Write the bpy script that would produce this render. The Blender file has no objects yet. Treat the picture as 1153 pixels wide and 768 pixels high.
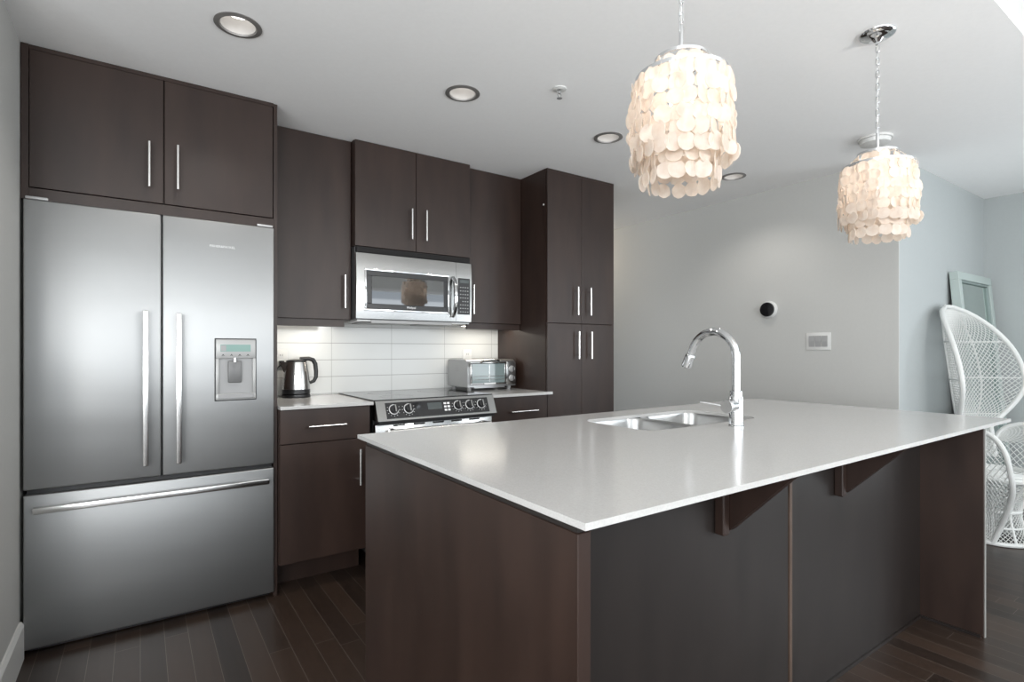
import bpy, bmesh, math, random
from math import pi, sin, cos, radians
from mathutils import Vector, Matrix

random.seed(7)
SC = bpy.context.scene
COL = SC.collection

# ---------------------------------------------------------------- camera
cam_d = bpy.data.cameras.new('camera')
cam = bpy.data.objects.new('camera', cam_d); COL.objects.link(cam)
cam.location = (0, 0, 1.22)
cam.rotation_euler = (pi / 2, 0, radians(55.3559 - 90))
cam_d.sensor_width = 36.0
cam_d.lens = 605.6527 / 1153 * 36.0
cam_d.shift_y = 10.0 / 1153
cam_d.clip_start = 0.02
SC.camera = cam

# ---------------------------------------------------------------- world, light, exposure
SC.view_settings.view_transform = 'Standard'
SC.view_settings.look = 'None'
SC.view_settings.gamma = 1.0
SC.view_settings.use_curve_mapping = False
SC.view_settings.exposure = 0.98
SC.cycles.use_denoising = True
SC.cycles.max_bounces = 10
SC.cycles.diffuse_bounces = 5
SC.cycles.glossy_bounces = 5
SC.cycles.sample_clamp_indirect = 6.0
W = bpy.data.worlds.new('daylight'); SC.world = W; W.use_nodes = True
W.node_tree.nodes['Background'].inputs[0].default_value = (0.80, 0.90, 1.0, 1)
W.node_tree.nodes['Background'].inputs[1].default_value = 0.8

def lamp(kind, name, loc, power, color=(1, 1, 1), rot=(0, 0, 0), **kw):
    d = bpy.data.lights.new(name, kind)
    d.energy = power; d.color = color
    for k, v in kw.items(): setattr(d, k, v)
    o = bpy.data.objects.new(name, d); COL.objects.link(o)
    o.location = loc; o.rotation_euler = rot
    return o

# daylight coming in at the three windows behind the camera
WIN = [(-2.9, -0.3), (0.35, 2.74), (3.08, 5.35)]
WIN_Z = (0.35, 2.35)
ADDED_SIDE_WIN = (-2.9, 0.3)          # windows added in the living room side walls for more light
for (a, b), pw in zip(WIN, (46, 27, 8)):
    lamp('AREA', 'window_daylight', ((a + b) / 2, -3.33, sum(WIN_Z) / 2), pw, (0.93, 0.97, 1.0),
         (radians(122), 0, 0), shape='RECTANGLE', size=b - a, size_y=WIN_Z[1] - WIN_Z[0])
lamp('AREA', 'window_daylight', (-2.93, sum(ADDED_SIDE_WIN) / 2, sum(WIN_Z) / 2), 58, (0.95, 0.98, 1.0),
     (radians(122), 0, radians(-90)), shape='RECTANGLE', size=ADDED_SIDE_WIN[1] - ADDED_SIDE_WIN[0], size_y=WIN_Z[1] - WIN_Z[0])  # fill daylight at the added left side window
lamp('AREA', 'window_daylight', (5.55, -1.6, sum(WIN_Z) / 2), 40, (0.93, 0.97, 1.0),
     (radians(122), 0, radians(90)), shape='RECTANGLE', size=2.2, size_y=WIN_Z[1] - WIN_Z[0])  # fill daylight at the added right side window
# unseen camera flash, behind and left of the camera
lamp('POINT', 'unseen_fill_light', (-0.8, -0.6, 1.62), 25, (1.0, 0.985, 0.96), shadow_soft_size=0.16)
lamp('POINT', 'unseen_fill_light', (2.1, -1.2, 1.75), 42, (1.0, 0.985, 0.96), shadow_soft_size=0.22)  # added fill light, lifts the left wall
lamp('POINT', 'ceiling_fill_light', (-1.1, 0.05, 0.95), 19, (1.0, 0.97, 0.93), shadow_soft_size=0.2)  # added fill light, brightens the ceiling at the left
# warm light in the hall beyond the pantry
lamp('POINT', 'hall_lamp', (3.35, 4.35, 2.2), 5, (1.0, 0.85, 0.66), shadow_soft_size=0.08)

# ---------------------------------------------------------------- materials
MATS = {}
def nt(name):
    m = bpy.data.materials.new(name); m.use_nodes = True
    MATS[name] = m
    t = m.node_tree
    return m, t, t.nodes['Principled BSDF']
def N(t, typ, **kw):
    n = t.nodes.new(typ)
    for k, v in kw.items(): setattr(n, k, v)
    return n
def pbr(name, col, rough=0.5, metal=0.0, spec=0.5, emis=None, es=0.0, aniso=0.0, coat=0.0):
    m, t, b = nt(name)
    b.inputs['Base Color'].default_value = (*col, 1)
    b.inputs['Roughness'].default_value = rough
    b.inputs['Metallic'].default_value = metal
    b.inputs['Specular IOR Level'].default_value = spec
    b.inputs['Coat Weight'].default_value = coat
    b.inputs['Anisotropic'].default_value = aniso
    if emis:
        b.inputs['Emission Color'].default_value = (*emis, 1)
        b.inputs['Emission Strength'].default_value = es
    return m
def noise_mix(t, b, scale, cols, detail=3.0, nscale=1.0, pos=(0.35, 0.65)):
    tc = N(t, 'ShaderNodeTexCoord'); mp = N(t, 'ShaderNodeMapping')
    mp.inputs['Scale'].default_value = scale
    t.links.new(tc.outputs['Object'], mp.inputs['Vector'])
    no = N(t, 'ShaderNodeTexNoise'); no.inputs['Scale'].default_value = nscale
    no.inputs['Detail'].default_value = detail
    t.links.new(mp.outputs['Vector'], no.inputs['Vector'])
    cr = N(t, 'ShaderNodeValToRGB')
    cr.color_ramp.elements[0].position = pos[0]; cr.color_ramp.elements[1].position = pos[1]
    cr.color_ramp.elements[0].color = (*cols[0], 1); cr.color_ramp.elements[1].color = (*cols[1], 1)
    t.links.new(no.outputs['Fac'], cr.inputs['Fac'])
    t.links.new(cr.outputs['Color'], b.inputs['Base Color'])
    return no, mp
def bump(t, b, src, strength, dist=0.002):
    bp = N(t, 'ShaderNodeBump'); bp.inputs['Strength'].default_value = strength
    bp.inputs['Distance'].default_value = dist
    t.links.new(src, bp.inputs['Height']); t.links.new(bp.outputs['Normal'], b.inputs['Normal'])

def wood(name, c0, c1, rough):
    m, t, b = nt(name)
    no, mp = noise_mix(t, b, (11, 11, 2.6), (c0, c1), 8, 1.0, (0.28, 0.72))
    b.inputs['Roughness'].default_value = rough
    b.inputs['Specular IOR Level'].default_value = 0.45
    bump(t, b, no.outputs['Fac'], 0.05)
    return m
WOOD = wood('dark_stained_wood', (0.018, 0.0092, 0.0066), (0.032, 0.0175, 0.0128), 0.42)
WOOD_D = wood('dark_stained_panel', (0.012, 0.0092, 0.0082), (0.018, 0.014, 0.0125), 0.37)
WOOD_E = wood('worn_wood_edge', (0.062, 0.040, 0.029), (0.09, 0.06, 0.045), 0.42)

def wallmat(name, col, rough=0.75):
    m, t, b = nt(name)
    noise_mix(t, b, (60, 60, 60), (tuple(c * 0.985 for c in col), col), 2)
    b.inputs['Roughness'].default_value = rough
    b.inputs['Specular IOR Level'].default_value = 0.25
    return m
CEIL = wallmat('ceiling_paint', (0.91, 0.91, 0.905))
WALL = wallmat('wall_paint', (0.475, 0.475, 0.46))
WALLB = wallmat('wall_daylight_tint', (0.40, 0.425, 0.425))  # same grey wall, cool daylight tinted into the base colour
WHITE = pbr('white_trim_paint', (0.62, 0.62, 0.605), 0.4)

# steel with a vertical brush
def steel(name, col, rough, aniso=0.6, wave=0.0):
    m, t, b = nt(name)
    b.inputs['Base Color'].default_value = (*col, 1)
    b.inputs['Metallic'].default_value = 1.0
    b.inputs['Roughness'].default_value = rough
    if wave:
        tc = N(t, 'ShaderNodeTexCoord'); mp = N(t, 'ShaderNodeMapping')
        mp.inputs['Scale'].default_value = (1.3, 1.3, 5.0)
        t.links.new(tc.outputs['Object'], mp.inputs['Vector'])
        no = N(t, 'ShaderNodeTexNoise'); no.inputs['Scale'].default_value = 1.0; no.inputs['Detail'].default_value = 1.0
        t.links.new(mp.outputs['Vector'], no.inputs['Vector'])
        bump(t, b, no.outputs['Fac'], wave, 0.01)
    if aniso:
        b.inputs['Anisotropic'].default_value = aniso
        tg = N(t, 'ShaderNodeTangent', direction_type='RADIAL', axis='Z')
        t.links.new(tg.outputs['Tangent'], b.inputs['Tangent'])
    return m
STEEL = steel('brushed_steel', (0.32, 0.324, 0.324), 0.46, 0.5, 0.22)
STEEL2 = steel('polished_steel', (0.40, 0.40, 0.392), 0.2, 0.0)
SINKM = steel('sink_steel', (0.40, 0.40, 0.395), 0.28, 0.0)
CHROME = pbr('chrome', (0.70, 0.71, 0.72), 0.06, 1.0)
NICKEL = pbr('brushed_nickel', (0.78, 0.77, 0.75), 0.26, 1.0)
TRIMM = pbr('nickel_trim', (0.26, 0.25, 0.24), 0.45, 0.5)
BLACK = pbr('black_plastic', (0.012, 0.012, 0.013), 0.35)
GLASSB = pbr('black_glass', (0.010, 0.010, 0.011), 0.05, 0, 0.8)
COOK = pbr('ceramic_cooktop', (0.02, 0.02, 0.021), 0.06, 0, 0.9)
DARK = pbr('dark_gap', (0.006, 0.005, 0.005), 0.8)
GREYP = pbr('grey_plastic', (0.27, 0.27, 0.27), 0.4)
LGREY = pbr('light_grey_plastic', (0.42, 0.42, 0.42), 0.35, 0.3)
WPLA = pbr('white_plastic', (0.62, 0.62, 0.605), 0.35)
LCD = pbr('lcd_screen', (0.14, 0.24, 0.215), 0.3, emis=(0.40, 0.75, 0.62), es=0.03)
LCDD = pbr('dim_lcd', (0.07, 0.08, 0.08), 0.2)
LETTER = pbr('pale_lettering', (0.72, 0.72, 0.72), 0.4, 0.2)
LAMPG = pbr('lamp_lens', (1, 1, 1), 0.4, emis=(1.0, 0.97, 0.92), es=1.3)
REFL = pbr('lamp_reflector', (0.48, 0.465, 0.45), 0.4, 0.1)
LED = pbr('led_strip', (1, 1, 1), 0.4, emis=(1.0, 0.93, 0.8), es=3.0)
BULB = pbr('glowing_bulb', (1, 1, 1), 0.4, emis=(1.0, 0.92, 0.83), es=7.5)
WICK = pbr('white_wicker', (0.62, 0.63, 0.615), 0.55)
MFRAME = pbr('grey_green_frame', (0.40, 0.46, 0.44), 0.45)
MIRR = pbr('mirror_glass', (0.62, 0.70, 0.67), 0.03, 1.0)
MGLASS = pbr('microwave_glass', (0.012, 0.012, 0.013), 0.03, 0, 1.0)
MGLASS.node_tree.nodes['Principled BSDF'].inputs['IOR'].default_value = 1.9
TGLASS = pbr('oven_glass', (0.17, 0.215, 0.215), 0.08, 0, 0.6)
STOEST = steel('toaster_steel', (0.36, 0.36, 0.36), 0.36, 0.0)

def quartz():
    m, t, b = nt('pale_quartz')
    no, mp = noise_mix(t, b, (1, 1, 1), ((0.44, 0.435, 0.425), (0.475, 0.47, 0.46)), 4, 260, (0.35, 0.6))
    b.inputs['Roughness'].default_value = 0.16
    b.inputs['Specular IOR Level'].default_value = 0.5
    return m
QUARTZ = quartz()

def math_node(t, op, a, b_=None):
    n = N(t, 'ShaderNodeMath', operation=op)
    for i, v in enumerate((a, b_)):
        if v is None: continue
        if isinstance(v, (int, float)): n.inputs[i].default_value = v
        else: t.links.new(v, n.inputs[i])
    return n.outputs[0]
def planks():
    m, t, b = nt('dark_plank_floor')
    w, L = 0.085, 0.95
    tc = N(t, 'ShaderNodeTexCoord'); sp = N(t, 'ShaderNodeSeparateXYZ')
    t.links.new(tc.outputs['Object'], sp.inputs[0])
    u = math_node(t, 'DIVIDE', sp.outputs['X'], w)
    col = math_node(t, 'FLOOR', u); fu = math_node(t, 'FRACT', u)
    wn = N(t, 'ShaderNodeTexWhiteNoise', noise_dimensions='1D'); t.links.new(col, wn.inputs['W'])
    v = math_node(t, 'ADD', math_node(t, 'DIVIDE', sp.outputs['Y'], L), wn.outputs['Value'])
    row = math_node(t, 'FLOOR', v); fv = math_node(t, 'FRACT', v)
    cid = math_node(t, 'ADD', math_node(t, 'MULTIPLY', col, 17.31), math_node(t, 'MULTIPLY', row, 5.77))
    wn2 = N(t, 'ShaderNodeTexWhiteNoise', noise_dimensions='1D'); t.links.new(cid, wn2.inputs['W'])
    mp = N(t, 'ShaderNodeMapping'); mp.inputs['Scale'].default_value = (45, 2.2, 1)
    t.links.new(tc.outputs['Object'], mp.inputs['Vector'])
    no = N(t, 'ShaderNodeTexNoise'); no.inputs['Detail'].default_value = 4; no.inputs['Scale'].default_value = 1
    t.links.new(mp.outputs['Vector'], no.inputs['Vector'])
    f = math_node(t, 'ADD', math_node(t, 'MULTIPLY', wn2.outputs['Value'], 0.7), math_node(t, 'MULTIPLY', no.outputs['Fac'], 0.4))
    cr = N(t, 'ShaderNodeValToRGB')
    cr.color_ramp.elements[0].position = 0.1; cr.color_ramp.elements[1].position = 1.0
    cr.color_ramp.elements[0].color = (0.013, 0.009, 0.0072, 1); cr.color_ramp.elements[1].color = (0.045, 0.028, 0.020, 1)
    t.links.new(f, cr.inputs['Fac'])
    du = math_node(t, 'MINIMUM', fu, math_node(t, 'SUBTRACT', 1.0, fu))
    dv = math_node(t, 'MINIMUM', fv, math_node(t, 'SUBTRACT', 1.0, fv))
    seam_glint = math_node(t, 'MAXIMUM', math_node(t, 'LESS_THAN', du, 0.013), math_node(t, 'LESS_THAN', dv, 0.0012))
    mx = N(t, 'ShaderNodeMix', data_type='RGBA')
    t.links.new(seam_glint, mx.inputs['Factor']); t.links.new(cr.outputs['Color'], mx.inputs['A'])
    mx.inputs['B'].default_value = (0.10, 0.08, 0.068, 1)  # light caught on plank bevels, put into the colour as pale lines
    t.links.new(mx.outputs['Result'], b.inputs['Base Color'])
    b.inputs['Roughness'].default_value = 0.33
    b.inputs['Specular IOR Level'].default_value = 0.35
    bump(t, b, no.outputs['Fac'], 0.04)
    return m
FLOOR = planks()

def tiles():
    m, t, b = nt('white_stacked_tile')
    w, h = 0.397, 0.1048
    tc = N(t, 'ShaderNodeTexCoord'); sp = N(t, 'ShaderNodeSeparateXYZ')
    t.links.new(tc.outputs['Object'], sp.inputs[0])
    fu = math_node(t, 'FRACT', math_node(t, 'DIVIDE', math_node(t, 'SUBTRACT', sp.outputs['X'], 0.591), w))
    fv = math_node(t, 'FRACT', math_node(t, 'DIVIDE', math_node(t, 'SUBTRACT', sp.outputs['Z'], 0.948), h))
    du = math_node(t, 'MINIMUM', fu, math_node(t, 'SUBTRACT', 1.0, fu))
    dv = math_node(t, 'MINIMUM', fv, math_node(t, 'SUBTRACT', 1.0, fv))
    g = math_node(t, 'MAXIMUM', math_node(t, 'LESS_THAN', du, 0.0035), math_node(t, 'LESS_THAN', dv, 0.019))
    mx = N(t, 'ShaderNodeMix', data_type='RGBA')
    t.links.new(g, mx.inputs['Factor'])
    mx.inputs['A'].default_value = (0.60, 0.605, 0.59, 1); mx.inputs['B'].default_value = (0.33, 0.33, 0.32, 1)
    t.links.new(mx.outputs['Result'], b.inputs['Base Color'])
    b.inputs['Roughness'].default_value = 0.12
    inv = math_node(t, 'SUBTRACT', 1.0, g)
    bump(t, b, inv, 0.3, 0.001)
    return m
TILE = tiles()

def capiz():
    m, t, b = nt('capiz_shell')
    b.inputs['Roughness'].default_value = 0.35
    no, mp = noise_mix(t, b, (1, 1, 1), ((0.72, 0.62, 0.55), (0.84, 0.79, 0.74)), 3, 55, (0.35, 0.62))
    tr = N(t, 'ShaderNodeBsdfTranslucent'); tr.inputs['Color'].default_value = (0.90, 0.84, 0.77, 1)
    ms = N(t, 'ShaderNodeMixShader'); ms.inputs[0].default_value = 0.6
    out = t.nodes['Material Output']
    t.links.new(b.outputs[0], ms.inputs[1]); t.links.new(tr.outputs[0], ms.inputs[2])
    t.links.new(ms.outputs[0], out.inputs['Surface'])
    return m
CAPIZ = capiz()

# ---------------------------------------------------------------- mesh helpers
OFF = {}
def obj(name, bm, mat, parent=None, smooth=False):
    me = bpy.data.meshes.new(name)
    off = OFF.get(parent.name, Vector((0, 0, 0))) if parent else Vector((0, 0, 0))
    bmesh.ops.translate(bm, verts=bm.verts, vec=-off)
    bm.to_mesh(me); bm.free()
    if smooth:
        for p in me.polygons: p.use_smooth = True
        try: me.set_sharp_from_angle(angle=radians(35))
        except Exception: pass
    o = bpy.data.objects.new(name, me); COL.objects.link(o)
    me.materials.append(mat)
    if parent: o.parent = parent
    OFF[o.name] = off
    return o
def thing(name, label, cat, loc, rot=0.0, group=None, tilt=0.0):
    o = bpy.data.objects.new(name, None); COL.objects.link(o)
    o.empty_display_size = 0.1
    o.location = loc; o.rotation_euler = (tilt, 0, rot)
    o['label'] = label; o['category'] = cat
    if group: o['group'] = group
    OFF[o.name] = Vector((0, 0, 0)) if (rot or tilt) else Vector(loc)
    return o
def tag(o, label, cat, group=None):
    o['label'] = label; o['category'] = cat
    if group: o['group'] = group
    return o
def struct(name, bm, mat):
    o = obj(name, bm, mat); o['kind'] = 'structure'; return o
def settle(o, loc):
    """move a single-mesh thing's origin to loc"""
    v = Vector(loc)
    o.data.transform(Matrix.Translation(-v)); o.location = v
    return o

def box(bm, x0, x1, y0, y1, z0, z1, bev=0.0, seg=2):
    r = bmesh.ops.create_cube(bm, size=1.0)
    vs = r['verts']
    for v in vs:
        v.co = Vector((x0 + (v.co.x + .5) * (x1 - x0), y0 + (v.co.y + .5) * (y1 - y0), z0 + (v.co.z + .5) * (z1 - z0)))
    if bev:
        es = list({e for v in vs for e in v.link_edges})
        bmesh.ops.bevel(bm, geom=es, offset=bev, segments=seg, affect='EDGES', profile=0.5)
    return bm
def B(*a, **k): return box(bmesh.new(), *a, **k)
def frame_of(d):
    d = Vector(d).normalized()
    up = Vector((0, 0, 1)) if abs(d.z) < 0.9 else Vector((1, 0, 0))
    s = d.cross(up).normalized(); return s, s.cross(d).normalized()
def ring_face(bm, rings, close0=True, close1=True):
    n = len(rings[0])
    for a, b in zip(rings, rings[1:]):
        for i in range(n):
            bm.faces.new((a[i], a[(i + 1) % n], b[(i + 1) % n], b[i]))
    if close0: bm.faces.new(list(reversed(rings[0])))
    if close1: bm.faces.new(rings[-1])
def tube(bm, pts, r, seg=10, caps=True):
    pts = [Vector(p) for p in pts]
    rs = r if isinstance(r, (list, tuple)) else [r] * len(pts)
    rings = []; s = None
    for i, p in enumerate(pts):
        d = (pts[min(i + 1, len(pts) - 1)] - pts[max(i - 1, 0)]).normalized()
        if s is None: s, u = frame_of(d)
        else:
            s = (s - d * s.dot(d)).normalized(); u = s.cross(d)
        rings.append([bm.verts.new(p + (s * cos(2 * pi * k / seg) + u * sin(2 * pi * k / seg)) * rs[i]) for k in range(seg)])
    ring_face(bm, rings, caps, caps)
    bmesh.ops.recalc_face_normals(bm, faces=bm.faces)
    return bm
def cyl(bm, p0, p1, r, seg=20): return tube(bm, [p0, p1], r, seg)
def lathe(bm, prof, c, axis='z', seg=32, close=False):
    c = Vector(c); rings = []
    for (r, h) in prof:
        ring = []
        for k in range(seg):
            a = 2 * pi * k / seg
            if axis == 'z': q = Vector((r * cos(a), r * sin(a), h))
            elif axis == 'y': q = Vector((r * cos(a), h, r * sin(a)))
            else: q = Vector((h, r * cos(a), r * sin(a)))
            ring.append(bm.verts.new(c + q))
        rings.append(ring)
    if close:
        n = seg
        rings.append(rings[0]); ring_face(bm, rings, False, False)
    else: ring_face(bm, rings)
    bmesh.ops.recalc_face_normals(bm, faces=bm.faces)
    return bm
def prism(bm, poly, d):
    """extrude a 3-D polygon along vector d"""
    a = [bm.verts.new(Vector(p)) for p in poly]; b = [bm.verts.new(Vector(p) + Vector(d)) for p in poly]
    ring_face(bm, [a, b]); bmesh.ops.recalc_face_normals(bm, faces=bm.faces); return bm
def loop_pts(x0, x1, y0, y1, r, seg=8):
    pts = []
    for cx, cy, a0 in ((x1 - r, y1 - r, 0), (x0 + r, y1 - r, pi / 2), (x0 + r, y0 + r, pi), (x1 - r, y0 + r, 3 * pi / 2)):
        for k in range(seg + 1):
            a = a0 + pi / 2 * k / seg
            pts.append((cx + r * cos(a), cy + r * sin(a)))
    return pts
def slab_with_holes(outer, holes, z0, z1):
    bm = bmesh.new()
    def loop(pts, z):
        vs = [bm.verts.new((x, y, z)) for x, y in pts]
        return vs, [bm.edges.new((vs[i], vs[(i + 1) % len(vs)])) for i in range(len(vs))]
    es = []; loops = []
    for pts in [outer] + holes:
        vs, e = loop(pts, z1); es += e; loops.append(vs)
    bmesh.ops.triangle_fill(bm, use_beauty=True, use_dissolve=False, edges=es)
    top = list(bm.faces)
    mp = {v: bm.verts.new((v.co.x, v.co.y, z0)) for l in loops for v in l}
    for f in top: bm.faces.new([mp[v] for v in reversed(f.verts)])
    for l in loops:
        for i in range(len(l)):
            a, b = l[i], l[(i + 1) % len(l)]
            bm.faces.new((a, b, mp[b], mp[a]))
    bmesh.ops.recalc_face_normals(bm, faces=bm.faces)
    return bm
def circle(cx, cy, r, seg=32): return [(cx + r * cos(2 * pi * k / seg), cy + r * sin(2 * pi * k / seg)) for k in range(seg)]
def text(name, s, size, origin, rot, mat, parent, depth=0.0006, width=None):
    cu = bpy.data.curves.new(name, 'FONT'); cu.body = s; cu.size = size; cu.extrude = depth
    cu.align_x = 'LEFT'
    tmp = bpy.data.objects.new(name + '_curve', cu); COL.objects.link(tmp)
    dg = bpy.context.evaluated_depsgraph_get()
    me = bpy.data.meshes.new_from_object(tmp.evaluated_get(dg))
    bpy.data.objects.remove(tmp); bpy.data.curves.remove(cu)
    me.materials.clear(); me.materials.append(mat)
    if width:
        xs = [v.co.x for v in me.vertices]; k = width / (max(xs) - min(xs))
        for v in me.vertices: v.co.x *= k
    off = OFF.get(parent.name, Vector((0, 0, 0)))
    me.transform(Matrix.Translation(Vector(origin) - off) @ rot)
    o = bpy.data.objects.new(name, me); COL.objects.link(o); o.parent = parent
    OFF[o.name] = off
    return o
def rimframe(x0, x1, z0, z1, w, y0, y1):
    bm = bmesh.new()
    box(bm, x0, x1, y0, y1, z0, z0 + w, bev=.002); box(bm, x0, x1, y0, y1, z1 - w, z1, bev=.002)
    box(bm, x0, x0 + w, y0, y1, z0 + w, z1 - w, bev=.002); box(bm, x1 - w, x1, y0, y1, z0 + w, z1 - w, bev=.002)
    return bm
FRONT = Matrix.Rotation(pi / 2, 4, 'X')      # lettering that faces -y

def handle_v(x, yf, z0, z1, parent, r=0.006, out=0.032):
    bm = bmesh.new()
    cyl(bm, (x, yf - out, z0), (x, yf - out, z1), r, 12)
    for z in (z0 + 0.028, z1 - 0.028): cyl(bm, (x, yf, z), (x, yf - out, z), 0.0045, 10)
    return obj('handle', bm, NICKEL, parent, True)
def handle_h(x0, x1, yf, z, parent, r=0.006, out=0.032):
    bm = bmesh.new()
    cyl(bm, (x0, yf - out, z), (x1, yf - out, z), r, 12)
    for x in (x0 + 0.028, x1 - 0.028): cyl(bm, (x, yf, z), (x, yf - out, z), 0.0045, 10)
    return obj('handle', bm, NICKEL, parent, True)
def door(name, x0, x1, yf, z0, z1, parent, mat=None, th=0.019):
    return obj(name, B(x0, x1, yf, yf + th, z0, z1, bev=0.0015, seg=1), mat or WOOD, parent)

# ================================================================ the room
CH = 2.44
LIGHTS = [(0.302, 2.245), (1.259, 2.235), (2.209, 2.226), (3.429, 2.224)]
struct('floor', B(-3.1, 5.75, -3.5, 5.3, -0.06, 0.0), FLOOR)
cb = slab_with_holes([(-3.1, 0.587), (5.75, 0.587), (5.75, 5.3), (-3.1, 5.3)], [circle(x, y, 0.068) for x, y in LIGHTS], CH, CH + 0.05)
box(cb, -3.1, 5.75, -3.5, 0.586, 2.72, 2.78)
box(cb, -3.1, 5.75, 0.63, 5.3, CH + 0.14, CH + 0.2)
struct('ceiling', cb, CEIL)
struct('trim_2', B(-3.1, 5.62, 0.587, 0.62, CH + 0.0505, 2.719), WALL)     # face of the dropped ceiling
struct('wall_left', B(-0.49, -0.392, 2.3, 3.53, 0, CH), WALL)
struct('wall_back', B(-0.39, 2.862, 3.432, 3.53, 0, CH), WALL)
struct('wall_right', B(3.95, 3.962, 1.41, 5.2, 0, CH), WALL)
struct('wall_dining', B(3.9625, 5.62, 1.41, 1.51, 0, CH), WALLB)
def side_wall(name, x0, x1, y0, y1, a, b, mat):
    w = bmesh.new(); z0, z1 = WIN_Z
    box(w, x0, x1, y0, a, 0, 2.72); box(w, x0, x1, b, y1, 0, 2.72)
    box(w, x0, x1, a, b, 0, z0); box(w, x0, x1, a, b, z1, 2.72)
    struct(name, w, mat)
side_wall('wall_far', 5.62, 5.72, -3.5, 1.51, -2.7, -0.5, WALLB)
struct('wall_hall', B(2.0, 3.962, 5.2, 5.3, 0, CH), WALL)
side_wall('wall_side', -3.1, -3.0, -3.5, 2.3, ADDED_SIDE_WIN[0], ADDED_SIDE_WIN[1], WALL)
struct('wall_corner', B(-3.1, -0.491, 2.3, 2.4, 0, CH), WALL)
rb = bmesh.new()
box(rb, -3.1, 5.75, -3.5, -3.4, 0, WIN_Z[0]); box(rb, -3.1, 5.75, -3.5, -3.4, WIN_Z[1], 2.72)
edges_x = [-3.1] + [v for w in WIN for v in w] + [5.75]
for i in range(0, len(edges_x), 2): box(rb, edges_x[i], edges_x[i + 1], -3.5, -3.4, WIN_Z[0], WIN_Z[1])
struct('wall_rear', rb, WALL)
for i, (a, b) in enumerate(WIN):
    f = bmesh.new(); z0, z1 = WIN_Z
    box(f, a, b, -3.48, -3.42, z0, z0 + .05); box(f, a, b, -3.48, -3.42, z1 - .05, z1)
    for x in (a, (a + b) / 2 - .025, b - .05): box(f, x, x + .05, -3.48, -3.42, z0 + .05, z1 - .05)
    struct('window_%d' % (i + 1), f, WHITE)
for i, (x, a, b) in enumerate(((-3.08, ADDED_SIDE_WIN[0], ADDED_SIDE_WIN[1]), (5.64, -2.7, -0.5))):  # frames of the two added side windows
    f = bmesh.new(); z0, z1 = WIN_Z
    box(f, x, x + .06, a, b, z0, z0 + .05); box(f, x, x + .06, a, b, z1 - .05, z1)
    for y in (a, (a + b) / 2 - .025, b - .05): box(f, x, x + .06, y, y + .05, z0 + .05, z1 - .05)
    struct('window_%d' % (i + 4), f, WHITE)
struct('baseboard_left', prism(bmesh.new(), [(-0.392, 2.3, 0), (-0.377, 2.3, 0), (-0.377, 2.3, 0.135), (-0.385, 2.3, 0.15), (-0.392, 2.3, 0.15)], (0, 0.54, 0)), WHITE)
struct('baseboard_dining', B(4.06, 5.60, 1.396, 1.41, 0, 0.14, bev=.004), WHITE)
struct('baseboard_far', B(5.606, 5.62, -3.3, 1.39, 0, 0.14, bev=.004), WHITE)
struct('baseboard_right', B(3.936, 3.95, 1.41, 5.2, 0, 0.14, bev=.004), WHITE)
tl = struct('trim_1', B(0.561, 2.235, 3.424, 3.432, 0.943, 1.43), TILE)     # tile backsplash

# ================================================================ refrigerator
FY = 2.838
fr = thing('refrigerator', 'large stainless steel french door refrigerator with a bottom freezer drawer', 'refrigerator', (0.08, 3.13, 0))
obj('body', B(-0.375, 0.535, 2.905, 3.42, 0.03, 1.805, bev=.004), pbr('fridge_case_grey', (0.10, 0.10, 0.10), 0.5), fr)
fb = bmesh.new()
box(fb, -0.37, 0.53, 2.89, 2.92, 0.005, 0.06)
for x in (-0.34, 0.50):
    for y in (2.93, 3.38): cyl(fb, (x, y, 0), (x, y, 0.035), 0.02, 12)
obj('base_grille', fb, BLACK, fr)
for nm, x0, x1, hx, hz in (('door', -0.381, 0.0765, 0.019, (0.72, 1.39)), ('door', 0.0805, 0.541, 0.141, (0.717, 1.382))):
    d = obj(nm, B(x0, x1, FY, 2.9, 0.662, 1.819, bev=.006, seg=3), STEEL, fr, True)
    h = bmesh.new()
    box(h, hx - .0105, hx + .0105, FY - .052, FY - .036, hz[0], hz[1], bev=.004, seg=2)
    for z in (hz[0] + .03, hz[1] - .03): box(h, hx - .008, hx + .008, FY - .038, FY, z - .02, z + .02, bev=.002)
    obj('handle', h, pbr('satin_handle', (0.80, 0.80, 0.79), 0.24, 1.0), d, True)
    if x0 > 0: rdoor = d
dr = obj('freezer_drawer', B(-0.381, 0.541, FY, 2.9, 0.030, 0.642, bev=.006, seg=3), STEEL, fr, True)
h = bmesh.new()
box(h, -0.348, 0.512, FY - .050, FY - .034, 0.574, 0.600, bev=.005, seg=2)
for x in (-0.30, 0.46): box(h, x - .05, x + .05, FY - .038, FY, 0.581, 0.595, bev=.002)
obj('handle', h, MATS['satin_handle'], dr, True)
obj('door_gap', B(-0.372, 0.534, 2.865, 2.905, 0.6425, 0.6615), BLACK, fr)
for x in (-0.375, 0.465):
    obj('hinge_cover', B(x, x + 0.07, 2.839, 2.8525, 1.8195, 1.831, bev=.003), LGREY, fr, True)
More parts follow.
